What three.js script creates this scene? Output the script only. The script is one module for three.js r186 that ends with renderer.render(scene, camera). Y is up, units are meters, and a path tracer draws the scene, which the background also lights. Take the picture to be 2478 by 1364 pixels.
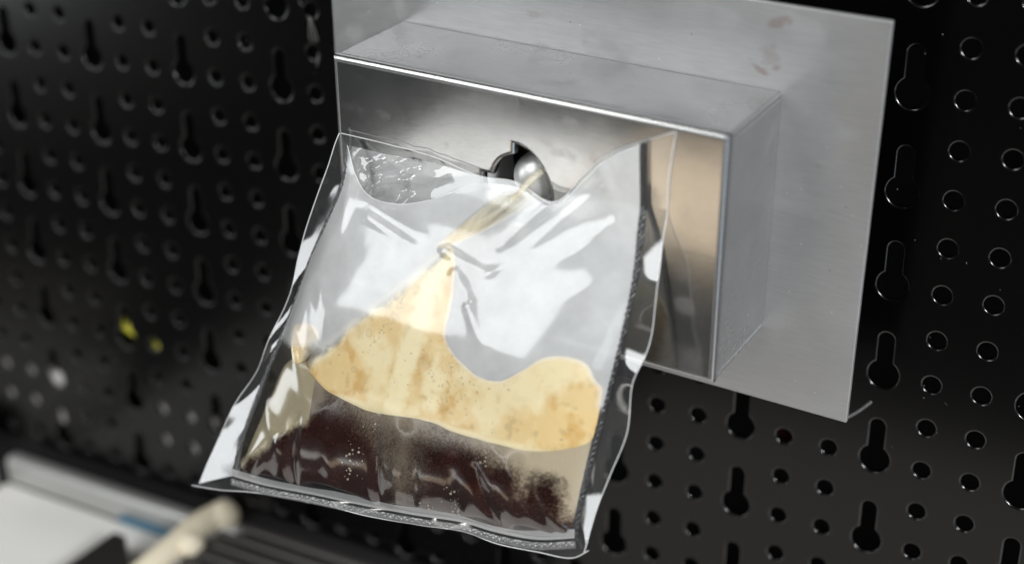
import * as THREE from 'three';
import { mergeGeometries, mergeVertices } from 'three/addons/utils/BufferGeometryUtils.js';
import { RoundedBoxGeometry } from 'three/addons/geometries/RoundedBoxGeometry.js';
import { RectAreaLightUniformsLib } from 'three/addons/lights/RectAreaLightUniformsLib.js';

// ---------- camera, lights, exposure (all lengths below are millimetres, scaled to metres on the way in)
const MM = 0.001;
const scene = new THREE.Scene();
const camera = new THREE.PerspectiveCamera(20.88, 1024 / 563, 0.02, 20);
{
  const right = new THREE.Vector3(0.87521815, -0.00656325, -0.4836839);
  const down = new THREE.Vector3(0.19185015, -0.91319423, 0.35954111);
  const fwd = new THREE.Vector3(-0.44405711, -0.40747173, -0.79798501);
  const m = new THREE.Matrix4().makeBasis(right, down.clone().negate(), fwd.clone().negate());
  camera.quaternion.setFromRotationMatrix(m);
  camera.position.set(214.87148 * MM, 172.85722 * MM, 357.10165 * MM);
  camera.focus = 0.38; camera.userData.fStop = 5.6;
}
const renderer = new THREE.WebGLRenderer({ antialias: true });
renderer.setSize(1024, 563);
renderer.toneMapping = THREE.LinearToneMapping;
renderer.toneMappingExposure = 1.16;
renderer.shadowMap.enabled = true;
scene.background = new THREE.Color().setRGB(0.01, 0.01, 0.0105);
RectAreaLightUniformsLib.init();

function numbered(name) {
  numbered.seen = numbered.seen || {};
  const k = numbered.seen[name] = (numbered.seen[name] ?? -1) + 1;
  return k ? name + '_' + String(k).padStart(3, '0') : name;
}
function add(name, geo, mat, parent = scene, shared = false) {
  if (!shared) geo.scale(MM, MM, MM);
  const m = new THREE.Mesh(geo, mat);
  m.name = parent === scene ? numbered(name) : name; m.castShadow = m.receiveShadow = true; parent.add(m); return m;
}
function thing(name, label, category, pos = [0, 0, 0], group) {
  const o = new THREE.Group(); o.name = numbered(name); scene.add(o);
  o.position.set(pos[0] * MM, pos[1] * MM, pos[2] * MM);
  o.userData = { label, category }; if (group) o.userData.group = group; return o;
}
function tag(o, label, category, group) { o.userData.label = label; o.userData.category = category; if (group) o.userData.group = group; return o; }
function std(rgb, roughness, metalness = 0, more = {}) {
  return new THREE.MeshPhysicalMaterial({ color: new THREE.Color().setRGB(...rgb), roughness, metalness, ...more });
}

function lampPanel(name, label, at, target, w, h, radiance, rgb) {
  const g = thing(name, label, 'lamp', at);
  g.lookAt(target[0] * MM, target[1] * MM, target[2] * MM);
  const c = new THREE.Color().setRGB(...rgb);
  const frame = [];
  for (const s of [-1, 1]) {
    frame.push(new THREE.BoxGeometry(w + 40, 20, 30).translate(0, s * (h / 2 + 10), 0));
    frame.push(new THREE.BoxGeometry(20, h, 30).translate(s * (w / 2 + 10), 0, 0));
  }
  add('frame', mergeGeometries(frame), std([0.5, 0.5, 0.5], 0.5), g);
  add('lamp_panel', new THREE.BoxGeometry(w, h, 6).translate(0, 0, -6), new THREE.MeshStandardMaterial({ color: 0x222222, roughness: 0.6, emissive: c, emissiveIntensity: 0.25 }), g);
  const l = new THREE.RectAreaLight(c, radiance, w * MM, h * MM);
  l.position.set(at[0] * MM, at[1] * MM, at[2] * MM);
  const d = new THREE.Vector3(...target).sub(new THREE.Vector3(...at)).normalize().multiplyScalar(2 * MM);
  l.position.add(d);
  l.lookAt(target[0] * MM, target[1] * MM, target[2] * MM);
  scene.add(l);
}
lampPanel('lamp_window', 'large pale daylight panel out of frame in front of the bag', [-500, 550, 900], [10, 20, 60], 560, 440, 4.3, [0.96, 0.99, 1.0]);
lampPanel('ceiling_lamp', 'white ceiling panel out of frame above the box', [-370, 800, 470], [50, 60, 50], 280, 130, 15.0, [1.0, 0.98, 0.94]);
lampPanel('spot_lamp', 'small square lamp out of frame up to the right', [790, 450, 470], [50, 20, 40], 200, 200, 78.0, [0.97, 0.985, 1.0]);

lampPanel('added_side_fill', 'added low fill panel, unseen at the left, whitening the film margins', [-1000, 30, 640], [-30, -20, 80], 320, 400, 3.8, [0.95, 0.98, 1.0]);  // extra fill, added so the left film margin reflects white
lampPanel('added_sheet_fill', 'added slim fill panel, unseen above the white sheet, brightening its reflection', [-110, 25, 395], [-110, -139, 385], 250, 90, 7.0, [1.0, 0.98, 0.95]);  // extra fill, added to light the sheets mirrored in the steel face

// ---------- noise and textures
let seed = 7;
function rnd() { seed = (seed * 1664525 + 1013904223) >>> 0; return seed / 4294967296; }
function hash(x, y, s = 0) { let h = (x * 374761393 + y * 668265263 + s * 2147483647) | 0; h = Math.imul(h ^ (h >>> 13), 1274126177); h ^= h >>> 16; return (h >>> 0) / 4294967296; }
function noise(x, y, s = 0) {
  const xi = Math.floor(x), yi = Math.floor(y), fx = x - xi, fy = y - yi, a = fx * fx * (3 - 2 * fx), b = fy * fy * (3 - 2 * fy);
  return (hash(xi, yi, s) * (1 - a) + hash(xi + 1, yi, s) * a) * (1 - b) + (hash(xi, yi + 1, s) * (1 - a) + hash(xi + 1, yi + 1, s) * a) * b;
}
function fbm(x, y, s = 0, o = 4) { let v = 0, a = 0.5, t = 0; for (let k = 0; k < o; k++) { v += a * noise(x, y, s + k); t += a; a *= 0.5; x *= 2.03; y *= 2.03; } return v / t; }
const clamp = (x, a = 0, b = 1) => Math.min(b, Math.max(a, x));
const step = (a, b, x) => { const t = clamp((x - a) / (b - a)); return t * t * (3 - 2 * t); };
const mix = (a, b, t) => a + (b - a) * t;
function tex(w, h, fn, linear = true) {           // fn(x, y) in 0..1, y up, returns linear [r, g, b]
  const d = new Uint8Array(w * h * 4), enc = (c) => linear ? c : (c <= 0.0031308 ? 12.92 * c : 1.055 * Math.pow(c, 1 / 2.4) - 0.055);
  for (let j = 0; j < h; j++) for (let i = 0; i < w; i++) {
    const c = fn((i + 0.5) / w, (j + 0.5) / h), k = (j * w + i) * 4;
    for (let n = 0; n < 3; n++) d[k + n] = Math.round(255 * clamp(enc(clamp(c[n]))));
    d[k + 3] = 255;
  }
  const t = new THREE.DataTexture(d, w, h); t.magFilter = t.minFilter = THREE.LinearFilter; t.wrapS = t.wrapT = THREE.RepeatWrapping;
  t.colorSpace = linear ? THREE.NoColorSpace : THREE.SRGBColorSpace; t.needsUpdate = true; return t;
}

// ---------- perforated board
const P = 12.7;
const boardMat = (() => {
  const grain = tex(512, 512, (x, y) => { const v = 0.5 * hash(x * 512 | 0, y * 512 | 0) + 0.5 * noise(x * 170, y * 170, 3); return [v, v, v]; });
  return std([0.0008, 0.0006, 0.0006], 0.21, 0, { specularIntensity: 0.62, bumpMap: grain, bumpScale: 0.0000025 });
})();
function circle(cx, cy, r, n = 36) { const o = []; for (let k = 0; k < n; k++) { const a = 2 * Math.PI * k / n; o.push([cx + r * Math.cos(a), cy + r * Math.sin(a)]); } return o; }
function keyhole(cx, cy, R, w, top) {             // a round head with a slot above it
  const a0 = Math.asin(w / R), o = [];
  for (let k = 0; k <= 34; k++) { const a = Math.PI / 2 + a0 + (2 * Math.PI - 2 * a0) * k / 34; o.push([cx + R * Math.cos(a), cy + R * Math.sin(a)]); }
  for (let k = 0; k <= 16; k++) { const a = Math.PI * k / 16; o.push([cx + w * Math.cos(a), cy + top + w * Math.sin(a)]); }
  return o;
}
function rim(inner, outer, b, depth) {
  const pos = [], idx = [], N = inner.length, prof = [];
  for (let k = 0; k <= 5; k++) { const a = Math.PI / 2 * k / 5; prof.push([1 - Math.sin(a), -b * (1 - Math.cos(a))]); }
  prof.push([0, -depth]);
  for (const [t, z] of prof) for (let k = 0; k < N; k++) pos.push(inner[k][0] + (outer[k][0] - inner[k][0]) * t, inner[k][1] + (outer[k][1] - inner[k][1]) * t, z);
  for (let j = 0; j + 1 < prof.length; j++) for (let k = 0; k < N; k++) { const a = j * N + k, c = j * N + (k + 1) % N; idx.push(a, c, a + N, c, c + N, a + N); }
  const g = new THREE.BufferGeometry(); g.setAttribute('position', new THREE.Float32BufferAttribute(pos, 3));
  g.setAttribute('uv', new THREE.Float32BufferAttribute(pos.filter((_, k) => k % 3 < 2).map((x) => x / 40), 2)); g.setIndex(idx); g.computeVertexNormals(); return g;
}
{
  const b = 0.58, depth = 1.5, cells = [];
  const shape = new THREE.Shape([[-1.5, -1.5], [1.5, -1.5], [1.5, 0.5], [-1.5, 0.5]].map(([x, y]) => new THREE.Vector2(x * P, y * P)));
  const parts = [];
  const hole = (inner, outer) => { const h = new THREE.Path(outer.map((p) => new THREE.Vector2(...p))); shape.holes.push(h); parts.push(rim(inner, outer, b, depth)); };
  for (const c of [-1, 1]) for (const r of [0, -1]) hole(circle(c * P, r * P, 2.25), circle(c * P, r * P, 2.25 + b));
  hole(keyhole(0, -P, 3.95, 1.95, 10.0), keyhole(0, -P, 3.95 + b, 1.95 + b, 10.0));
  const face = new THREE.ShapeGeometry(shape), rims = [];
  const fp = face.attributes.position; for (let k = 0; k < fp.count; k++) face.attributes.uv.setXY(k, fp.getX(k) / 40, fp.getY(k) / 40);
  const back = face.clone().translate(0, 0, -depth);
  const unit = mergeGeometries([face, back]), lips = mergeGeometries(parts);
  for (let c = -3; c <= 33; c += 3) for (let r = -4; r <= 12; r += 2) { const at = [(c - 14) * P, -(r - 4) * P, 0]; cells.push(unit.clone().translate(...at)); rims.push(lips.clone().translate(...at)); }
  const g = mergeGeometries([mergeGeometries(cells), mergeGeometries(rims)], true);
  const glossRim = std([0.0012, 0.0011, 0.0011], 0.22, 0, { ior: 1.7 });  // glossy black hole rims, index raised for stronger lamp glints
  tag(add('pegboard', g, [boardMat, glossRim]), 'black metal pegboard wall with rows of round holes and keyhole slots', 'pegboard');
  // black wall behind it, with closing panels added to keep light out
  const wall = add('wall', mergeGeometries([new THREE.BoxGeometry(520, 260, 10).translate(13, -7, -75), new THREE.BoxGeometry(520, 6, 72).translate(13, 112, -37), new THREE.BoxGeometry(520, 6, 72).translate(13, -124, -37), new THREE.BoxGeometry(6, 228, 72).translate(-239, -6, -37), new THREE.BoxGeometry(6, 228, 72).translate(264, -6, -37)]), std([0.003, 0.003, 0.003], 0.9));
  wall.userData.kind = 'structure';
}
{
  const specks = [];
  for (let k = 0; k < 34; k++) { const x = k < 20 ? 122 + 45 * rnd() : -80 + 50 * rnd(), y = k < 20 ? -40 + 130 * rnd() : 40 + 30 * rnd(), q = 0.06 + 0.07 * rnd() ** 2; specks.push(new THREE.IcosahedronGeometry(q, 0).scale(1 + 1.5 * rnd(), 1, 0.6).rotateZ(6 * rnd()).translate(x, y, 0.06)); }
  const d = tag(add('dust', mergeGeometries(specks), std([0.25, 0.245, 0.24], 0.8)), 'pale dust specks scattered on the black pegboard', 'dust');
  d.userData.kind = 'stuff';
}
// things showing through the holes
const paleBehind = std([0.6, 0.58, 0.56], 0.6);
function behind(name, label, cat, x0, x1, y0, y1, z, mat) {
  return tag(add(name, new RoundedBoxGeometry(x1 - x0, y1 - y0, 6, 2, 1.5).translate((x0 + x1) / 2, (y0 + y1) / 2, z), mat), label, cat);
}
behind('pale_strip', 'pale strip behind the pegboard seen through holes at the left edge', 'strip', -226, -168, -110, -88, -5.1, paleBehind);
behind('pale_strip', 'pale strip behind the pegboard seen through holes beside the bag corner', 'strip', -136, -104, -110, -88, -5.1, paleBehind);
{
  const c = new THREE.CatmullRomCurve3([[-152, -58], [-141, -61.5], [-131, -65.3], [-127, -67]].map(([x, y]) => new THREE.Vector3(x, y, -4.2)));
  tag(add('yellow_cable', new THREE.TubeGeometry(c, 30, 2.3, 10), std([0.9, 0.85, 0.08], 0.4)), 'yellow cable behind the pegboard glimpsed through two holes at left', 'cable');
  const d = new THREE.CatmullRomCurve3([[90, -38], [99.4, -40.5], [108, -46]].map(([x, y]) => new THREE.Vector3(x, y, -7)));
  tag(add('red_wire', new THREE.TubeGeometry(d, 20, 1.6, 8), std([0.2, 0.01, 0.012], 0.5)), 'dark red wire behind the pegboard below the steel plate', 'wire');
  const f = [];
  for (const [a, b, e] of [[[-50.9, 60.9], [-51.3, 57.5], [-51.2, 54.2]], [[-50.8, 60.9], [-50.2, 57.2], [-49.7, 54.0]], [[-50.7, 60.9], [-49.4, 57.8], [-48.4, 54.6]], [[-48.6, 51], [-49, 48.6], [-49.4, 46.8]], [[-53.6, 64.6], [-54, 65.4], [-54.4, 65.8]]])
    f.push(new THREE.TubeGeometry(new THREE.CatmullRomCurve3([a, b, e].map(([x, y]) => new THREE.Vector3(x, y, 0.35))), 12, 0.09, 5));
  tag(add('fibre', mergeGeometries(f), std([0.75, 0.75, 0.72], 0.7)), 'loose pale fibres stuck at a round hole left of the steel plate', 'fibre');
}

// ---------- steel housing
const FACE = { x0: -3.55, x1: 102.82, y0: 7.07, y1: 69.9, z: 55.67, zp: 24.45 };
const specks = [];                                  // dust specks and little scuffs, in parts of the 150 mm sheet
for (let k = 0; k < 110; k++) specks.push([rnd(), rnd(), 0.0004 + 0.0008 * rnd() ** 3, rnd() < 0.75 ? 1 : -1]);
const steelMap = (rust) => tex(1024, 1024, (x, y) => {
  let v = 0.43 + 0.07 * (fbm(x * 8, y * 8, 11) - 0.5) + 0.05 * (fbm(x * 40, y * 500, 12, 2) - 0.5);
  let c = [v, v * 1.004, v * 1.008];
  for (const [cx, cy, rx, ry, turn, amount] of rust) {           // reddish brown rubbed stains
    const X = x - cx, Y = y - cy, a = Math.cos(turn), b = Math.sin(turn), d = Math.hypot((X * a + Y * b) / rx, (Y * a - X * b) / ry);
    const m = 0.55 * amount * step(1.3, 0.3, d + 1.6 * (fbm(x * 90, y * 90, 13, 3) - 0.5)); c = [mix(c[0], 0.26, m), mix(c[1], 0.16, m), mix(c[2], 0.14, m)];
  }
  return c;
}, false);
function stampSpecks(t) {
  const d = t.image.data;
  for (const [sx, sy, sr, sign] of specks) { const R = Math.ceil(sr * 1024); for (let j = -R; j <= R; j++) for (let i = -R; i <= R; i++) if (i * i + j * j <= R * R) { const k = ((Math.floor(sy * 1024 + j) & 1023) * 1024 + (Math.floor(sx * 1024 + i) & 1023)) * 4; for (let n = 0; n < 3; n++) d[k + n] = sign > 0 ? 210 : 130; } }
  t.needsUpdate = true; return t;
}
const plainMap = stampSpecks(steelMap([]));
// uv 0..1 spans 160 mm, with 0 at the middle of the sheet
const plateMap = stampSpecks(steelMap([[0.316, 0.288, 0.022, 0.007, 0.5, 0.8], [0.304, 0.237, 0.016, 0.02, -0.4, 0.5], [0.289, 0.216, 0.018, 0.006, -0.5, 0.85], [0.318, 0.221, 0.008, 0.004, 0.3, 0.7], [0.393, 0.084, 0.01, 0.006, 0, 0.35], [0.92, 0.238, 0.02, 0.007, 0.2, 0.4]]));
const brushed = tex(1024, 1024, (x, y) => { const v = 0.6 * noise(x * 30, y * 700, 21) + 0.4 * noise(x * 8, y * 400, 22); return [v, v, v]; });
const scratch = new Float32Array(1024 * 1024);
for (let k = 0; k < 150; k++) {
  let x = rnd() * 1024, y = rnd() * 1024; const a = -0.9 + 0.9 * rnd() + (rnd() < 0.3 ? 1.4 : 0), L = 20 + 130 * rnd() ** 2, w = 0.25 + 0.5 * rnd(), bend = 0.004 * (rnd() - 0.5);
  for (let q = 0; q < L; q++) { const at = (Math.floor(y) & 1023) * 1024 + (Math.floor(x) & 1023); scratch[at] = Math.max(scratch[at], w); x += Math.cos(a + bend * q); y += Math.sin(a + bend * q); }
}
const roughVar = tex(1024, 1024, (x, y) => { const v = 0.72 + 0.45 * (fbm(x * 6, y * 6, 31) - 0.5) + 0.1 * (noise(x * 60, y * 300, 32) - 0.5) + 0.25 * step(0.62, 0.8, fbm(x * 14, y * 14, 33, 4)) + 0.5 * scratch[(y * 1024 | 0) * 1024 + (x * 1024 | 0)]; return [v, v, v]; });
const zinc = std([1, 1, 1], 0.44, 0.84, { map: plainMap, roughnessMap: roughVar, bumpMap: brushed, bumpScale: 0.000008 });
const zincPlate = zinc.clone(); zincPlate.map = plateMap; zincPlate.roughness = 0.56; zincPlate.metalness = 0.68;
const zincTop = zinc, zincSide = zinc;
const polished = std([1, 1, 1], 0.17, 1, { map: plainMap, roughnessMap: roughVar, bumpMap: brushed, bumpScale: 0.0000008 });
{
  const g = thing('steel_housing', 'grey steel box with back plate and notched round opening on the black pegboard', 'steel box', [50, 40, 24.45]);
  const rv = new THREE.Vector3(0.0530419, -0.02491936, -0.03317178);
  g.quaternion.setFromAxisAngle(rv.clone().normalize(), rv.length());
  const O = (geo) => geo.translate(-50, -40, -24.45);
  const uvmm = (geo, k = 100) => { const p = geo.attributes.position, u = geo.attributes.uv, nn = geo.attributes.normal; for (let i = 0; i < p.count; i++) { const ax = Math.abs(nn.getX(i)), ay = Math.abs(nn.getY(i)), az = Math.abs(nn.getZ(i)); if (az >= ax && az >= ay) u.setXY(i, p.getX(i) / k, p.getY(i) / k); else if (ay >= ax) u.setXY(i, p.getX(i) / k, p.getZ(i) / k); else u.setXY(i, p.getZ(i) / k, p.getY(i) / k); } return geo; };
  // back plate, held off the board by two folded tabs
  add('back_plate', uvmm(O(new RoundedBoxGeometry(153.25, 104.3, 1.4, 3, 0.35).translate(50.05, 38.44, 23.75)), 160), zincPlate, g);
  for (const [x, y] of [[126.2, -12.6], [-26, -12.6]]) {
    const s = new THREE.CatmullRomCurve3([[x, y - 0.4, 23], [x + 1.4, y - 0.4, 19], [x + 3.0, y, 13.5]].map((p) => new THREE.Vector3(...p)));
    add('mounting_tab', O(new THREE.TubeGeometry(s, 24, 0.55, 8)), std([0.16, 0.16, 0.16], 0.4, 0.6), g);
  }
  // front panel with its notched opening
  const { x0, x1, y0, y1, z, zp } = FACE, t = 2.0, bev = 1.05;
  const rect = new THREE.Shape(); const rc = 0.8, X0 = x0 + bev, X1 = x1 - bev, Y0 = y0 + bev, Y1 = y1 - bev;
  rect.moveTo(X0, Y0); rect.lineTo(X1, Y0); rect.lineTo(X1, Y1); rect.lineTo(X0, Y1); rect.lineTo(X0, Y0);
  const smooth = (pts, n) => new THREE.CatmullRomCurve3(pts.map(([x, y]) => new THREE.Vector3(x, y, 0))).getPoints(n).map((p) => new THREE.Vector2(p.x, p.y));
  const outline = [
    ...smooth([[47.65, 57.75], [50.7, 57.43], [53.84, 55.87], [56.65, 53.1], [58.57, 49.81], [59.61, 46.09], [58.7, 41], [55, 37], [50, 35.2], [45, 36.5], [41, 40], [38.9, 44], [38.77, 46.66]], 60),
    new THREE.Vector2(38.8, 48.52), new THREE.Vector2(41.72, 48.61),
    ...smooth([[41.75, 48.7], [42.67, 50.75], [44.54, 53.08], [47.52, 54.77]], 14)];
  const hc = new THREE.Vector2(49, 46); rect.holes.push(new THREE.Path(outline.reverse()));
  const front = new THREE.ExtrudeGeometry(rect, { depth: t - bev, bevelEnabled: true, bevelSize: bev, bevelThickness: bev, bevelSegments: 5, curveSegments: 8 });
  // keep the opening's edge where it is: the bevel of a hole grows inwards by bev, which is the rolled lip
  add('front_panel', uvmm(O(front.translate(0, 0, z - t)), 60), polished, g);
  const d = z - t - zp, zc = zp + d / 2;
  add('top_panel', uvmm(O(new RoundedBoxGeometry(x1 - x0 - 0.1, 1.4, d - 0.1, 3, 0.6).translate((x0 + x1) / 2, y1 - 0.75, zc))), zincTop, g);
  add('bottom_panel', uvmm(O(new RoundedBoxGeometry(x1 - x0 - 0.1, 1.4, d - 0.1, 3, 0.6).translate((x0 + x1) / 2, y0 + 0.75, zc))), zinc, g);
  for (const x of [x0 + 0.75, x1 - 0.75]) add('side_panel', uvmm(O(new RoundedBoxGeometry(1.4, y1 - y0 - 3.0, d - 0.1, 3, 0.3).translate(x, (y0 + y1) / 2, zc))), zincSide, g);
  // rolled, sanded corners
  const edge = std([0.43, 0.432, 0.434], 0.26, 0.9), er = bev + 0.06;
  const rod = (len) => new THREE.CylinderGeometry(er, er, len, 24);
  add('corner_edge', O(rod(x1 - x0 - 2 * bev).rotateZ(Math.PI / 2).translate((x0 + x1) / 2, y1 - bev, z - bev)), edge, g);
  for (const x of [x0 + bev, x1 - bev]) add('corner_edge', O(rod(y1 - y0 - 2 * bev).translate(x, (y0 + y1) / 2, z - bev)), edge, g);
  add('corner_edge', O(rod(x1 - x0 - 2 * bev).rotateZ(Math.PI / 2).translate((x0 + x1) / 2, y0 + bev, z - bev)), edge, g);
  add('corner_edge', O(new THREE.CylinderGeometry(0.95, 0.95, d, 20).rotateX(Math.PI / 2).translate(x1 - 0.95, y1 - 0.95, zc)), edge, g);
  for (const [cx, cy] of [[x0 + bev, y1 - bev], [x1 - bev, y1 - bev], [x0 + bev, y0 + bev], [x1 - bev, y0 + bev]]) add('corner_edge', O(new THREE.SphereGeometry(er, 20, 14).translate(cx, cy, z - bev)), edge, g);
  // a steel sleeve behind the opening and a rounded spout in it
  add('sleeve', O(new THREE.CylinderGeometry(11.2, 11.2, 15, 64, 1, true).rotateX(Math.PI / 2).translate(49.3, 46.0, z - t - 8)), std([0.7, 0.7, 0.7], 0.42, 0.5), g);
  const prof = []; for (let k = 0; k <= 14; k++) { const a = Math.PI / 2 * k / 14; prof.push(new THREE.Vector2(6.4 * Math.sin(a), 4.6 * Math.cos(a) + 18)); } prof.push(new THREE.Vector2(6.4, 0));
  add('spout', O(new THREE.LatheGeometry(prof, 48).rotateX(Math.PI / 2).translate(51.6, 46.4, z - 24.6)), std([0.8, 0.8, 0.8], 0.36, 0.5), g);
}

// ---------- the bag: its own axes u (right), v (up), w (towards the front)
const BAG = { at: [47.675, 47.543, 57.259], tilt: 0.336304 };
const outL = [[-49.3,2.7],[-50.8,-2.4],[-54.2,-13.2],[-57.3,-28.3],[-59.0,-41.6],[-64.4,-57.1],[-72.4,-74.6],[-78.4,-89.4],[-81.1,-97.7]];
const outR = [[42.9,16.5],[41.4,7.0],[40.9,-6.3],[41.7,-15.7],[42.1,-24.3],[41.6,-35.0],[39.9,-42.2],[40.4,-53.9],[38.3,-64.3],[36.6,-73.2],[35.7,-83.2]];
const outB = [[-81.1,-97.7],[-71.9,-96.6],[-62.5,-94.7],[-41.6,-92.0],[-23.9,-91.1],[-10.6,-89.6],[2.2,-87.7],[11.6,-88.2],[22.7,-87.2],[31.9,-86.1],[35.7,-83.2]];
const sealL = [[-46.7,0.0],[-46.8,-8.3],[-49.5,-18.3],[-53.3,-30.2],[-56.4,-42.8],[-60.6,-57.3],[-65.3,-74.0],[-67.6,-84.7],[-68.2,-91.6]];
const sealR = [[35.2,12.9],[35.3,5.1],[35.6,-5.3],[36.2,-14.8],[35.7,-26.5],[34.7,-38.5],[34.0,-46.5],[33.3,-55.6],[32.5,-64.8],[31.9,-74.0],[31.8,-81.1]];
const sealB = [[-68.2,-91.6],[-57.6,-91.4],[-42.0,-89.9],[-24.4,-88.5],[-11.1,-87.1],[1.8,-85.4],[11.0,-85.3],[22.2,-84.1],[31.8,-81.1]];
const backTop = [[-46.7,0.0],[-33.2,-0.4],[-21.2,-0.5],[-8.2,-1.5],[2.0,-1.3],[12.5,-4.3],[18.3,1.4],[25.9,8.8],[35.2,12.9]];
const frontTop = [[-46.7,0.0],[-42.3,-6.9],[-37.3,-11.2],[-28.1,-11.8],[-18.0,-8.9],[-7.4,-3.6],[3.6,-2.4],[13.5,-5.2],[19.5,0.6],[26.9,8.0],[35.2,12.9]];
function resample(pts, n) {
  const c = new THREE.CatmullRomCurve3(pts.map(([x, y]) => new THREE.Vector3(x, y, 0)), false, 'centripetal');
  c.arcLengthDivisions = 400; return c.getSpacedPoints(n).map((p) => [p.x, p.y]);
}
function segDist(px, py, pts) {
  let b = 1e9;
  for (let k = 0; k + 1 < pts.length; k++) {
    const ax = pts[k][0], ay = pts[k][1], dx = pts[k + 1][0] - ax, dy = pts[k + 1][1] - ay, t = clamp(((px - ax) * dx + (py - ay) * dy) / (dx * dx + dy * dy || 1e-9));
    const d = Math.hypot(px - ax - dx * t, py - ay - dy * t); if (d < b) b = d;
  }
  return b;
}
function inside(px, py, poly) { let c = false; for (let i = 0, j = poly.length - 1; i < poly.length; j = i++) { const [xi, yi] = poly[i], [xj, yj] = poly[j]; if ((yi > py) !== (yj > py) && px < (xj - xi) * (py - yi) / (yj - yi) + xi) c = !c; } return c; }
function signed(px, py, poly) { const d = segDist(px, py, [...poly, poly[0]]); return inside(px, py, poly) ? d : -d; }
const SL = resample(sealL, 60), SR = resample(sealR, 60), SB = resample(sealB, 60);
const seals = [...SL, ...SB, ...SR.slice().reverse()];
const clearFace = (u, v) => -0.35 + 0.02787 * u + 0.40981 * v;   // keeps the film in front of the steel face
// creases of the film: from, to, width, height
const CREASE = [
  [24, 8, 2, -17, 0.9, 1.3], [24, 8, 34, -14, 0.9, 1.1], [27, 3, 10, -15, 0.7, 0.8], [30, -9, 12, -20, 1.8, 1.0], [33, -20, 20, -25, 1.6, 0.7], [33, -30, 24, -40, 1.8, 0.7], [31, -6, 20, -12, 1.0, 0.7],
  [-44, -7, -44, -24, 0.9, 1.2], [-42, -8, -50, -36, 1.2, 0.9], [-50, -34, -40, -58, 1.6, -0.9], [-54, -48, -44, -64, 1.8, 0.9], [-60, -66, -48, -82, 1.8, 0.9], [-40, -12, -16, -20, 1.3, -1.0], [-38, -16, -22, -21, 0.8, 0.7],
  [-14, -20, 0, -24, 1.0, 0.9], [0, -24, 4, -21, 0.8, 0.7], [-9, -24, -3, -31, 1.2, 0.9], [-3, -31, 3, -40, 0.9, 0.8],
  [-47, -90, -46, -70, 1.3, -2.6], [-51, -89, -50, -76, 1.8, 1.0], [-21, -88, -22, -64, 1.4, -2.0], [-16, -86, -14, -66, 2.4, 1.2], [-11, -85, -10, -70, 1.0, -0.9], [13, -84, 6, -70, 1.5, -2.4], [18, -83, 14, -72, 2.0, 0.9], [28, -82, 17, -66, 1.5, -1.5], [-62, -90, -52, -76, 1.3, -1.8], [-34, -87, -36, -74, 1.8, 0.8], [2, -85, 0, -73, 1.8, -1.2]];
for (const c of CREASE) if (c[1] > -45) { c[4] *= 1.5; c[5] *= 0.66; }
function creases(u, v) {
  let w = 0;
  for (const [ax, ay, bx, by, wd, h] of CREASE) {
    const dx = bx - ax, dy = by - ay, t = clamp(((u - ax) * dx + (v - ay) * dy) / (dx * dx + dy * dy)), d = Math.hypot(u - ax - dx * t, v - ay - dy * t);
    if (d < wd * 4) w += h * Math.exp(-d * d / (wd * wd)) * (1 - 0.75 * t) * Math.min(1, t * 8 + 0.3);
  }
  return w;
}
function frontHeight(v) { return 2.0 + 6.0 * step(-8, -44, v); }
function wFront(u, v) {
  const d = segDist(u, v, seals), f = 1 - Math.exp(-d / 6.5);
  let w = Math.max(0, clearFace(u, v)) + frontHeight(v) * f;
  w += f * (creases(u, v) + 1.0 * (fbm(u / 22 + 5, v / 30, 41, 2) - 0.5) + 0.06 * (fbm(u / 4, v / 5, 42, 2) - 0.5));
  const mouth = Math.exp(-Math.max(0, segDist(u, v, FT)) / 6);
  w += 1.2 * mouth * Math.exp(-(((u + 20) / 22) ** 2)) + 1.0 * Math.exp(-(((u + 2) / 15) ** 2 + ((v + 9) / 8) ** 2));
  return w;
}
function wBack(u, v) {
  const d = segDist(u, v, seals), f = 1 - Math.exp(-d / 6.5);
  let w = -(0.2 + 7 * step(0, -60, v)) * f + Math.max(0, clearFace(u, v) + 0.1);
  w += f * (0.8 * (fbm(u / 11, v / 13 + 9, 45, 3) - 0.3) * step(-2, -12, v));
  { const k = Math.exp(-(((u + 33) / 11) ** 2 + ((v + 7) / 7) ** 2)), q = 6 * fbm(u / 7, v / 7, 47, 2); w += f * k * (2.6 + 1.5 * Math.sin(u * 0.55 + q) + 1.2 * Math.sin(v * 1.2 - u * 0.4 + 1.7 * q) + 0.7 * Math.abs(Math.sin(u * 1.3 + v * 0.9 + 2.3 * q))); }
  w += 1.8 * Math.exp(-(((u - 2) / 14) ** 2 + ((v + 9) / 6) ** 2));
  return Math.max(w, clearFace(u, v) + 0.1);
}
const FT = resample(frontTop, 80), BT = resample(backTop, 80);
const bag = thing('plastic_pouch', 'clear plastic pouch with sealed edges hanging open from the steel box', 'pouch', BAG.at);
bag.rotation.x = -BAG.tilt;

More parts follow.
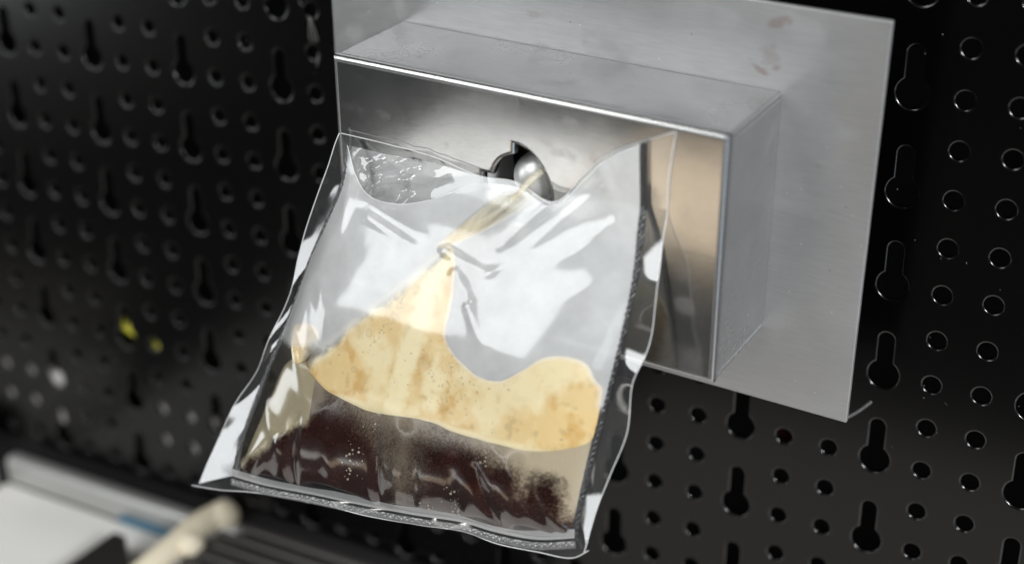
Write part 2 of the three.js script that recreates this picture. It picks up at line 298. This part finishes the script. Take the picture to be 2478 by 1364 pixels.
// triangles over a polygon, cut cleanly along its outline
function patch(poly, cell, wTop, wBottom) {
  let a0 = 1e9, a1 = -1e9, b0 = 1e9, b1 = -1e9; for (const [x, y] of poly) { a0 = Math.min(a0, x); a1 = Math.max(a1, x); b0 = Math.min(b0, y); b1 = Math.max(b1, y); }
  const nx = Math.ceil((a1 - a0) / cell) + 2, ny = Math.ceil((b1 - b0) / cell) + 2; a0 -= cell; b0 -= cell;
  const sd = new Float32Array((nx + 1) * (ny + 1));
  for (let j = 0; j <= ny; j++) for (let i = 0; i <= nx; i++) { let s = signed(a0 + i * cell, b0 + j * cell, poly); if (Math.abs(s) < cell * 0.04) s = cell * 0.04 * (s < 0 ? -1 : 1); sd[j * (nx + 1) + i] = s; }
  const pts = [], tris = [], seen = new Map();
  const vert = (x, y, s) => { const k = Math.round(x * 1e4) + '_' + Math.round(y * 1e4); let n = seen.get(k); if (n === undefined) { n = pts.length; pts.push([x, y, Math.max(0, s)]); seen.set(k, n); } return n; };
  for (let j = 0; j < ny; j++) for (let i = 0; i < nx; i++) {
    const c = [[i, j], [i + 1, j], [i + 1, j + 1], [i, j + 1]].map(([p, q]) => [a0 + p * cell, b0 + q * cell, sd[q * (nx + 1) + p]]);
    const ring = [];
    for (let k = 0; k < 4; k++) {
      const A = c[k], B = c[(k + 1) % 4];
      if (A[2] > 0) ring.push(vert(...A));
      if ((A[2] > 0) !== (B[2] > 0)) { const t = A[2] / (A[2] - B[2]); ring.push(vert(A[0] + (B[0] - A[0]) * t, A[1] + (B[1] - A[1]) * t, 0)); }
    }
    for (let k = 1; k + 1 < ring.length; k++) tris.push([ring[0], ring[k], ring[k + 1]]);
  }
  const pos = [], uv = [], idx = [];
  const layer = (f, flip) => {
    const o = pos.length / 3;
    for (const [x, y, s] of pts) { pos.push(x, y, f(x, y, s)); uv.push((x + 90) / 140, (y + 105) / 140); }
    for (const [a, b, c] of tris) flip ? idx.push(o + a, o + c, o + b) : idx.push(o + a, o + b, o + c);
  };
  layer(wTop, false); if (wBottom) layer(wBottom, true);
  const g = new THREE.BufferGeometry();
  g.setAttribute('position', new THREE.Float32BufferAttribute(pos, 3)); g.setAttribute('uv', new THREE.Float32BufferAttribute(uv, 2)); g.setIndex(idx); g.computeVertexNormals(); return g;
}
function strip(A, B, n, m, w) {                   // a sheet between two lines
  const a = resample(A, n), b = resample(B, n), pos = [], uv = [], idx = [];
  for (let i = 0; i <= n; i++) for (let j = 0; j <= m; j++) {
    const t = j / m, x = a[i][0] + (b[i][0] - a[i][0]) * t, y = a[i][1] + (b[i][1] - a[i][1]) * t;
    pos.push(x, y, w(x, y, i / n, t)); uv.push((x + 90) / 140, (y + 105) / 140);
  }
  for (let i = 0; i < n; i++) for (let j = 0; j < m; j++) { const k = i * (m + 1) + j; idx.push(k, k + m + 1, k + 1, k + 1, k + m + 1, k + m + 2); }
  const g = new THREE.BufferGeometry(); g.setAttribute('position', new THREE.Float32BufferAttribute(pos, 3)); g.setAttribute('uv', new THREE.Float32BufferAttribute(uv, 2)); g.setIndex(idx); g.computeVertexNormals(); return g;
}
function offset(pts, d) {
  const o = []; for (let k = 0; k < pts.length; k++) { const a = pts[Math.max(0, k - 1)], b = pts[Math.min(pts.length - 1, k + 1)], l = Math.hypot(b[0] - a[0], b[1] - a[1]); o.push([pts[k][0] - (b[1] - a[1]) / l * d, pts[k][1] + (b[0] - a[0]) / l * d]); } return o;
}
function edgeTube(pts, w, r, n = 200) { const p = resample(pts, n); return new THREE.TubeGeometry(new THREE.CatmullRomCurve3(p.map(([x, y], k) => new THREE.Vector3(x, y, w(x, y, k / n)))), n, r, 6); }

const STREAM = [[4.6,-3.2],[0.6,-3.9],[-2.8,-6.4],[-8.0,-11.7],[-13.9,-17.9],[-15.4,-19.9],[-13.6,-20.4],[-7.6,-17.0],[0.2,-11.6],[5.2,-7.4],[7.8,-4.4]];
const FOAM = [[-12.7,-19.1],[-15.9,-22.5],[-22.3,-29.9],[-28.9,-36.9],[-36.3,-44.1],[-42.7,-50.8],[-45.3,-55.0],[-39.7,-59.9],[-30.8,-62.1],[-23.9,-62.9],[-12.7,-61.8],[-6.8,-61.6],[-0.8,-62.5],[10.6,-62.5],[20.4,-62.0],[27.7,-60.0],[32.0,-57.5],[32.6,-54.2],[33.0,-46.5],[32.7,-44.4],[31.3,-42.9],[29.7,-39.9],[27.4,-38.7],[22.9,-38.7],[18.8,-40.2],[15.0,-43.5],[9.6,-47.5],[4.1,-47.9],[-0.9,-45.8],[-4.8,-43.1],[-7.0,-40.0],[-7.0,-34.9],[-7.6,-29.0],[-8.8,-23.2],[-10.6,-19.5]];
const COFTOP = [[-63.4,-84.9],[-61.0,-77.3],[-57.1,-66.6],[-54.0,-57.3],[-50.3,-54.7],[-46.5,-54.6],[-40.0,-56.6],[-30.2,-58.6],[-23.3,-59.4],[-12.1,-58.5],[-0.3,-59.3],[11.1,-59.2],[20.9,-58.7],[32.3,-54.6]];
const COFBOT = [[-65.6,-85.6],[-63.6,-89.6],[-57.1,-89.0],[-50.3,-88.6],[-46.8,-89.4],[-42.8,-87.2],[-33.8,-86.6],[-26.8,-87.4],[-22.0,-88.0],[-17.0,-86.2],[-10.4,-85.4],[1.3,-84.2],[8.7,-83.2],[13.2,-84.8],[17.4,-82.2],[24.1,-82.0],[28.6,-82.8],[31.0,-79.8]];

// film: thin clear sheet, its milky haze painted in for bright window reflections
const glareHaze = tex(768, 768, (x, y) => {
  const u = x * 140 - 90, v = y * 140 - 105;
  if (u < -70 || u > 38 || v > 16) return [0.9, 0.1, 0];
  // even painted haze above the froth, cleared over coffee, froth and stream
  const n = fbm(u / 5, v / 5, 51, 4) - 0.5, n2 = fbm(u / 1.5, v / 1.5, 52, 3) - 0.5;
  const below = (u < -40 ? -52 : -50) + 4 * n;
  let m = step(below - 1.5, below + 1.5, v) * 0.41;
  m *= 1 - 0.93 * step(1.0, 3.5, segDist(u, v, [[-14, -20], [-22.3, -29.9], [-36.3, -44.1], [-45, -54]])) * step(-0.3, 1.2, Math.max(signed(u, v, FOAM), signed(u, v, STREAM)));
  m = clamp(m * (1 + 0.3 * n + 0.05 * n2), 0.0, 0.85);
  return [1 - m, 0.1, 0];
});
const film = std([0.93, 0.94, 0.94], 1.0, 0, { transmission: 1, thickness: 0, ior: 1.68, transmissionMap: glareHaze, roughness: 0.1 });
const clear = std([0.96, 0.97, 0.97], 0.05, 0, { transmission: 0.97, thickness: 0, ior: 2.2 });
const edgeMat = std([0.92, 0.93, 0.93], 0.2, 0, { transmission: 0.25, thickness: 0, ior: 1.7 });
const frontPoly = [...SL, ...SB.slice(1), ...SR.slice(0, -1).reverse(), ...FT.slice(1, -1).reverse()];
const backPoly = [...SL, ...SB.slice(1), ...SR.slice(0, -1).reverse(), ...BT.slice(1, -1).reverse()];
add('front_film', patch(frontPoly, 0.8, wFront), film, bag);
const backGlareHaze = tex(384, 384, (x, y) => {  // whitish haze on the back film, painted in for bright reflections
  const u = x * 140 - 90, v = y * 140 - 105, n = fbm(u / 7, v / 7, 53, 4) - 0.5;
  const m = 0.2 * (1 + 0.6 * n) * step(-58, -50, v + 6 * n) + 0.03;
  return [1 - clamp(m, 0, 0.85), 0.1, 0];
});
add('back_film', patch(backPoly, 1.0, wBack), std([0.93, 0.94, 0.94], 0.06, 0, { transmission: 1, thickness: 0, ior: 1.75, transmissionMap: backGlareHaze }), bag);
const mw = (k, amp, freq) => (x, y, s, t) => (k === 0.4 ? -2.4 * t * step(0.25, 0.8, s) : k === 2.0 ? 2.0 * t * step(0.5, 0.9, s) : 0) + Math.max(0, clearFace(x, y) + 0.15) + amp * t * (1 - 0.3 * t) * Math.sin(freq * s * 6.283 + k + 1.6 * Math.sin(s * 9 + k)) + 0.5 * t * (fbm(x / 11 + k, y / 11, 61, 2) - 0.5);
add('side_margin', strip(sealL, outL, 120, 14, mw(0.4, 1.3, 2.6)), clear, bag);
add('side_margin', strip(sealR, outR, 140, 14, mw(2.0, 0.9, 3.1)), clear, bag);
add('bottom_margin', strip(sealB, outB, 140, 8, mw(1.1, 0.25, 3)), clear, bag);
const sealMat = std([0.07, 0.071, 0.074], 0.22, 0, { transmission: 0.58, thickness: 0, ior: 1.75 });
const knurl = (x, y, s, t) => Math.max(0, clearFace(x, y)) + 0.25 + 0.16 * Math.abs(Math.sin(s * 62 * 3.1416 + t * 5)) * Math.abs(Math.sin(s * 62 * 3.1416 - t * 5)) * Math.sin(t * 3.1416) + 0.12 * noise(s * 160, t * 6, 66);
add('side_seal', strip(offset(SL, -0.2), offset(SL, 1.3), 500, 8, knurl), sealMat, bag);
add('side_seal', strip(offset(SR, -1.0), offset(SR, 0.8), 500, 8, knurl), sealMat, bag);
add('bottom_seal', strip(offset(SB, -0.8), offset(SB, -2.5), 600, 8, knurl), std([0.55, 0.55, 0.55], 0.18, 0, { transmission: 0.78, thickness: 0, ior: 1.8 }), bag);
add('seal_band', strip(SB.map(([x, y], k) => [x, y - 0.1]), SB.map(([x, y], k) => [x, y + 1.3 + 1.1 * noise(k / 5, 2, 68)]), 240, 6, (x, y, s, t) => 0.35 + 0.9 * t), std([0.8, 0.8, 0.8], 0.2, 0, { transmission: 0.6, thickness: 0, ior: 1.7 }), bag);
add('film_edge', mergeGeometries([
  edgeTube(outL, (x, y, s) => mw(0.4, 1.3, 2.6)(x, y, s, 1), 0.10), edgeTube(outR, (x, y, s) => mw(2.0, 0.9, 3.1)(x, y, s, 1), 0.10), edgeTube(outB, (x, y, s) => mw(1.1, 0.25, 3)(x, y, s, 1), 0.10),
  edgeTube([outL[0], [-33.7, 2.0], [-21.5, 1.0], ...backTop.slice(3, -1), outR[0]], (x, y) => wBack(x, y), 0.10), edgeTube(frontTop, wFront, 0.10)]), edgeMat, bag);

// ---------- coffee with its foam, inside the pouch
const hHump = (u) => { for (let k = 0; k + 1 < COFTOP.length; k++) { const [a, ya] = COFTOP[k], [b, yb] = COFTOP[k + 1]; if (u >= a && u <= b) return ya + (yb - ya) * (u - a) / (b - a); } return u < -60 ? -80 : -57; };
const coffeeTex = tex(1400, 1400, (x, y) => {
  const u = x * 140 - 90, v = y * 140 - 105, d = hHump(u) - 2.6 * step(-47, -41, u) - v;
  const n = 0.75 * (fbm(u / 5, v / 4, 71, 4) - 0.5) + 0.35 * (fbm(u / 2.4, v / 7, 75, 3) - 0.5), g = hash(x * 1400 | 0, y * 1400 | 0, 72), g2 = noise(u * 3, v * 3, 73);
  // sediment of fine crema: thick at the right, streaks in the middle, a thin olive film at the far left
  const blob = (cx, cy, rx, ry) => Math.exp(-(((u - cx) / rx) ** 2 + ((v - cy) / ry) ** 2));
  const diag = v - (-63.5 - 0.42 * (u - 8));                          // above this sloping line the right side is pale
  let cover = 0.55 * step(9, 0, d + 6 * n) + 1.0 * step(-37, -43, u + 4 * n) * step(-3, 3, v - (-83 + 0.85 * (u + 58)) + 5 * n) + step(-2, 12, u) * step(-9, 13, diag + 8 * n) * 0.95
    + 0.5 * blob(-13, -75, 8, 14) + 0.3 * blob(-22, -68, 8, 6) + 0.45 * step(28, 31, u) * step(-78, -72, v) - 0.55 * blob(-28, -79, 4.5, 5) - 0.55 * blob(0, -79, 4, 5) - 0.4 * blob(-50, -84, 8, 7);
  cover = clamp(cover + 0.7 * n - 0.02, 0, 0.96);
  const s = 0.4 * step(0.08, 0.92, cover) + 0.6 * step(-0.3, 0.3, cover - (0.5 * g + 0.5 * g2));
  const dark = [0.024 + 0.02 * n, 0.0072, 0.0055], k0 = step(0, 22, u + 6 * n), k1 = 0.16 + 0.12 * step(7, 0, d + 5 * n);
  const tan = u < -42 ? [0.36, 0.305, 0.2] : [mix(k1, 0.47, k0), mix(k1 * 0.82, 0.39, k0), mix(k1 * 0.62, 0.275, k0)];
  return [0, 1, 2].map((k) => mix(dark[k], tan[k], s * 0.95));
}, false);
const foamLeft = [[-14, -20], [-22.3, -29.9], [-36.3, -44.1], [-45, -54]];
const dots = new Float32Array(1400 * 1400);        // small brown bubbles stuck in the foam
for (let k = 0; k < 260; k++) {
  const q = rnd(), along = rnd(), gauss = rnd() + rnd() + rnd() - 1.5;
  let u, v;
  if (q < 0.5) { u = mix(-13, -26, along) + gauss * 3; v = mix(-21, -46, along) + gauss * 3; } else if (q < 0.85) { u = -4 + gauss * 9; v = mix(-42, -58, along); } else { u = mix(-36, 30, along); v = -52 + gauss * 8; }
  const r = rnd() < 0.06 ? 0.5 + 0.5 * rnd() : 0.07 + 0.16 * rnd(), dark = 0.35 + 0.6 * rnd(), open = r > 0.3, sx = 0.7 + 0.6 * rnd();
  const R = Math.ceil(r * 10 + 3), ci = (u + 90) * 10, cj = (v + 105) * 10;
  for (let j = -R; j <= R; j++) for (let i = -R; i <= R; i++) {
    const d = Math.hypot(i * sx, j) / 10, a = open ? 0.5 * step(0.3, 0.0, Math.abs(d - r)) + 0.25 * step(r, 0, d) : step(r + 0.1, r - 0.05, d), at = Math.floor(cj + j) * 1400 + Math.floor(ci + i);
    if (at >= 0 && at < dots.length) dots[at] = Math.max(dots[at], a * dark);
  }
}
const foamTex = tex(1400, 1400, (x, y) => {
  const u = x * 140 - 90, v = y * 140 - 105;
  const n = fbm(u / 8, v / 8, 81, 4), n2 = fbm(u / 2, v / 2, 82, 3), g = hash(x * 1400 | 0, y * 1400 | 0, 83);
  let pale = step(0.45, 0.75, n + 0.35 * step(-56, -62, v) * 0 + 0.1 * n2);
  const band = Math.abs((u + 12 + (v + 22) * -0.16));  // pale band in the froth colour, painted in for a white highlight
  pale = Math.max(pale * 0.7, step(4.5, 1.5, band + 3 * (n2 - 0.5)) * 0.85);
  pale = Math.max(pale, 0.8 * step(-60.3, -61.8, v + 1.5 * (n - 0.5)));
  pale = Math.max(pale, 0.95 * step(4.2, 1.0, segDist(u, v, foamLeft) + 4 * (n - 0.5)), 0.8 * step(4, 1, Math.hypot((u + 8) / 1.2, (v + 52) / 2.4) + 3 * (n2 - 0.5)));  // pale left edge, and a whitish reflection painted as a patch
  const deep = step(0.5, 0.72, fbm(u / 4 + 3, v / 7, 87, 4)), base = [mix(0.74, 0.64, deep), mix(0.545, 0.41, deep), mix(0.265, 0.15, deep)], light = [0.86, 0.755, 0.49];
  const sp = 1 - 0.5 * dots[(y * 1400 | 0) * 1400 + (x * 1400 | 0)], m = 1 - 0.2 * step(0.6, 0.85, n2) * (1 - pale);
  const milky = [0.86, 0.82, 0.72], em = 0.9 * step(3.0, 0.2, segDist(u, v, foamLeft) + 3 * (n - 0.5)); for (let k = 0; k < 3; k++) light[k] = mix(light[k], milky[k], em);
  return [0, 1, 2].map((k) => mix(base[k], light[k], pale) * sp * m * (0.96 + 0.06 * g));
}, false);
const liquid = thing('coffee', 'dark brown coffee with tan foam on top, filling the bottom of the clear pouch', 'coffee', BAG.at);
liquid.rotation.x = -BAG.tilt;
const cofPoly = [...resample(COFTOP, 90), ...resample(COFBOT, 90).reverse()];
const rounded = (s, e) => Math.sqrt(Math.max(0, 1 - (1 - Math.min(s / e, 1)) ** 2));
const mid = (u, v) => 0.4 * wFront(u, v) + 0.6 * wBack(u, v);
add('liquid', patch(cofPoly, 0.7, (u, v, s) => mix(mid(u, v), wFront(u, v) - 0.5, rounded(s, 1.2)), (u, v, s) => mix(mid(u, v), wBack(u, v) + 0.35, rounded(s, 1.2))), std([1, 1, 1], 0.16, 0, { map: coffeeTex }), liquid);
// the froth thins out to a grainy film along its left slope
const foamThin = tex(1024, 1024, (x, y) => {
  const u = x * 140 - 90, v = y * 140 - 105, d = segDist(u, v, foamLeft) + 5 * (fbm(u / 3, v / 3, 94, 4) - 0.5);
  return [clamp(0.85 * step(3.6, 0.2, d) + 0.25 * step(6, 3, d) * (hash(x * 1024 | 0, y * 1024 | 0, 95) - 0.4)), 0, 0];
});
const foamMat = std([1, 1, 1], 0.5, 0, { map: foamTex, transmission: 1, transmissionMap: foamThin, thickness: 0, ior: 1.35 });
const foamTop = (g) => (u, v, s) => wFront(u, v) - 0.16 - 0.22 * g * (1 - rounded(s, 1.0));
const fPoly = resample([...FOAM, FOAM[0]], 360).slice(0, -1).map(([x, y]) => { const k = 1.5 * step(6, 1, segDist(x, y, foamLeft)) + 0.25; return [x + k * (fbm(x / 2.2, y / 2.2, 96, 3) - 0.5), y + k * (fbm(x / 2.2, y / 2.2, 97, 3) - 0.5)]; });
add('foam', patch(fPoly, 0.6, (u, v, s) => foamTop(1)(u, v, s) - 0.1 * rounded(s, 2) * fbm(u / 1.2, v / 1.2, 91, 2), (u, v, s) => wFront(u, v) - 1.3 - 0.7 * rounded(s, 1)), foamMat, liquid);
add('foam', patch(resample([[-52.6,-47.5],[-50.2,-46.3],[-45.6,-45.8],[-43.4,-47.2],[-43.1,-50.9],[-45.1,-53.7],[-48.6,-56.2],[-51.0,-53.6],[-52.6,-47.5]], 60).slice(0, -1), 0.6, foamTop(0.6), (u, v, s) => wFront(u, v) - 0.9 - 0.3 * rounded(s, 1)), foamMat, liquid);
const streamTex = tex(512, 512, (x, y) => { const u = x * 140 - 90, v = y * 140 - 105, k = step(-19, -8, v), n = 0.9 + 0.2 * fbm(u * 1.5, v / 2, 88, 3); return [mix(0.84, 0.9, k) * n, mix(0.7, 0.86, k) * n, mix(0.42, 0.76, k) * n]; }, false);
const streamThin = tex(512, 512, (x, y) => { const u = x * 140 - 90, v = y * 140 - 105; return [clamp(0.3 + 0.45 * step(-18, -6, v) + 0.6 * (fbm((u - v) / 1.4, (u + v) / 9, 89, 3) - 0.5)), 0, 0]; });
{
  const c = new THREE.CatmullRomCurve3([[7.6, 3.2, -3.5], [6.8, 0.8, 0.2], [5.4, -1.6, 1.6], [4.4, -3.8, 2.2], [2.6, -5.6, 2.4]].map((p) => new THREE.Vector3(...p)));
  const tube = new THREE.TubeGeometry(c, 40, 0.9, 12), p = tube.attributes.position;
  for (let k = 0; k < p.count; k++) p.setXYZ(k, p.getX(k) + 0.35 * (noise(p.getY(k), p.getZ(k) * 2, 92) - 0.5), p.getY(k), p.getZ(k) + 0.3 * (noise(p.getX(k) * 2, p.getY(k), 93) - 0.5));
  tube.computeVertexNormals();
  add('stream', tube, std([0.93, 0.9, 0.8], 0.3, 0, { transmission: 0.75, thickness: 0, ior: 1.4 }), liquid);
}
const streamPoly = resample([...STREAM, STREAM[0]], 100).slice(0, -1);
add('stream', patch(streamPoly, 0.5, (u, v, s) => wFront(u, v) - 0.25 - 0.5 * (1 - rounded(s, 1.2)), (u, v, s) => wFront(u, v) - 0.8), std([1, 1, 1], 0.5, 0, { map: streamTex, transmission: 1, transmissionMap: streamThin, thickness: 0, ior: 1.33 }), liquid);

{
  const spots = [];
  for (const [cx, cy, rx, ry, n] of [[-28, -77, 3.6, 6, 26], [0, -80, 3, 4, 20], [9, -66.5, 4, 2, 16], [-24, -66, 3, 2, 8], [-8, -84, 6, 1, 7]])
    for (let k = 0; k < n; k++) {
      const a = rnd() * 6.283, q = Math.sqrt(rnd()), u = cx + rx * q * Math.cos(a), v = cy + ry * q * Math.sin(a), r = 0.1 + 0.24 * rnd() ** 3;
      spots.push(new THREE.SphereGeometry(r, 10, 8).translate(u, v, wFront(u, v) - 0.3));
    }
  const b = add('bubbles', mergeGeometries(spots), std([0.55, 0.48, 0.38], 0.12, 0, { transmission: 0.4, thickness: 0, ior: 1.5 }), liquid);
  b.userData.kind = 'stuff';
}

// ---------- the tray and things on the counter, far out of focus
const pale = std([0.78, 0.77, 0.74], 0.4), greySteel = std([0.5, 0.5, 0.49], 0.35, 0.6);
{
  const t = thing('white_tray', 'white shallow tray with a grey raised rim standing against the pegboard', 'tray', [-143, -133, 0]);
  add('tray_floor', new RoundedBoxGeometry(112, 4, 200, 3, 1.8).translate(0, -2, 112), pale, t);
  add('rim', new RoundedBoxGeometry(112, 12.5, 7, 4, 3).translate(0, 4.5, 8.6), greySteel, t);
}
tag(add('grey_bin', new RoundedBoxGeometry(90, 30, 60, 4, 6).translate(-252, -128, 36), std([0.6, 0.59, 0.56], 0.5)), 'pale rounded bin at the left edge beside the white tray', 'bin');
const cableCurve = new THREE.CatmullRomCurve3([[-140, -131, 13.6], [-125, -130.6, 13.4], [-110, -130.6, 13.4], [-92, -130.8, 13.6]].map((p) => new THREE.Vector3(...p)));
tag(add('blue_cord', new THREE.TubeGeometry(cableCurve, 30, 1.3, 8), std([0.05, 0.16, 0.25], 0.5)), 'thin blue cord lying along the rim of the white tray', 'cord');

// counter in front, which the steel face mirrors
const counter = add('counter', new THREE.BoxGeometry(1600, 20, 900).translate(0, -151, 460), std([0.035, 0.036, 0.036], 0.85)); counter.userData.kind = 'structure';
tag(add('white_sheet', new RoundedBoxGeometry(122, 3, 104, 2, 1).rotateY(0.08).translate(-187, -139, 386), std([0.9, 0.9, 0.88], 0.6)), 'white sheet on the counter out of frame, mirrored in the steel face', 'sheet');
tag(add('tan_board', new RoundedBoxGeometry(112, 4, 106, 2, 1).rotateY(0.06).translate(-68, -138.5, 399), std([0.62, 0.5, 0.36], 0.6)), 'tan board on the counter out of frame, mirrored in the steel face', 'board');
tag(add('right_reflector', new RoundedBoxGeometry(260, 3, 320, 2, 1).translate(430, -139, 330), std([0.6, 0.72, 0.82], 0.6)), 'added pale blue reflector, unseen on the counter at the right', 'sheet');  // added to bounce bluish light onto the box side and edge
tag(add('near_reflector', new RoundedBoxGeometry(340, 3, 160, 2, 1).translate(150, -139, 115), std([0.85, 0.81, 0.77], 0.7)), 'added pale reflector, unseen on the counter below the pegboard at the right', 'mat');  // added so the lower right pegboard reflects something bright

tag(add('left_reflector', new RoundedBoxGeometry(420, 3, 330, 2, 1).translate(-690, -139, 440), std([0.16, 0.15, 0.135], 0.8)), 'added wide reflector, unseen on the counter at far left', 'board');  // added so the upper left pegboard reflects a lighter tone

tag(add('low_reflector', new RoundedBoxGeometry(150, 5, 110, 2, 1).translate(-350, -138, 95), std([0.34, 0.32, 0.29], 0.7)), 'added flat reflector, unseen on the counter left of the white tray', 'box');  // added to lighten the reflection in the lower left pegboard

// dark things in the tray
function prism(pts, depth, bev = 1) { const sh = new THREE.Shape(pts.map((p) => new THREE.Vector2(...p))); return new THREE.ExtrudeGeometry(sh, { depth, bevelEnabled: true, bevelSize: bev, bevelThickness: bev, bevelSegments: 3 }); }
const blackPlastic = std([0.018, 0.016, 0.015], 0.45);
tag(add('black_card', prism([[-128, 29], [-124, 29], [-103, 50], [-110, 90], [-150, 90], [-128, 58]], 6).rotateX(Math.PI / 2).translate(0, -125.5, 0), blackPlastic), 'black pointed card lying in the white tray at the lower left', 'card');
{
  const t = thing('brush', 'blurred cream edged brush with a dark ribbed block below the pouch', 'brush', [-95, -124, 20]);
  const path = new THREE.CatmullRomCurve3([[-4, 3, -14], [-6.5, 2.5, -6], [-7.5, 1, 6], [-7.5, 0, 20], [-7, -1, 45]].map((p) => new THREE.Vector3(...p)));
  add('handle', mergeGeometries([new THREE.TubeGeometry(path, 40, 4.6, 12), new THREE.SphereGeometry(5.6, 16, 12).translate(-2.5, 3, -14), new THREE.SphereGeometry(5, 16, 12).translate(-3, 1, 4)]), std([0.8, 0.72, 0.55], 0.5), t);
  for (let k = 0; k < 7; k++) add('rib', new RoundedBoxGeometry(110, 5, 5.5, 3, 2).translate(54, -1.5, -16 + k * 6.6), std([0.03, 0.026, 0.025], 0.4), t);
}

renderer.render(scene, camera);
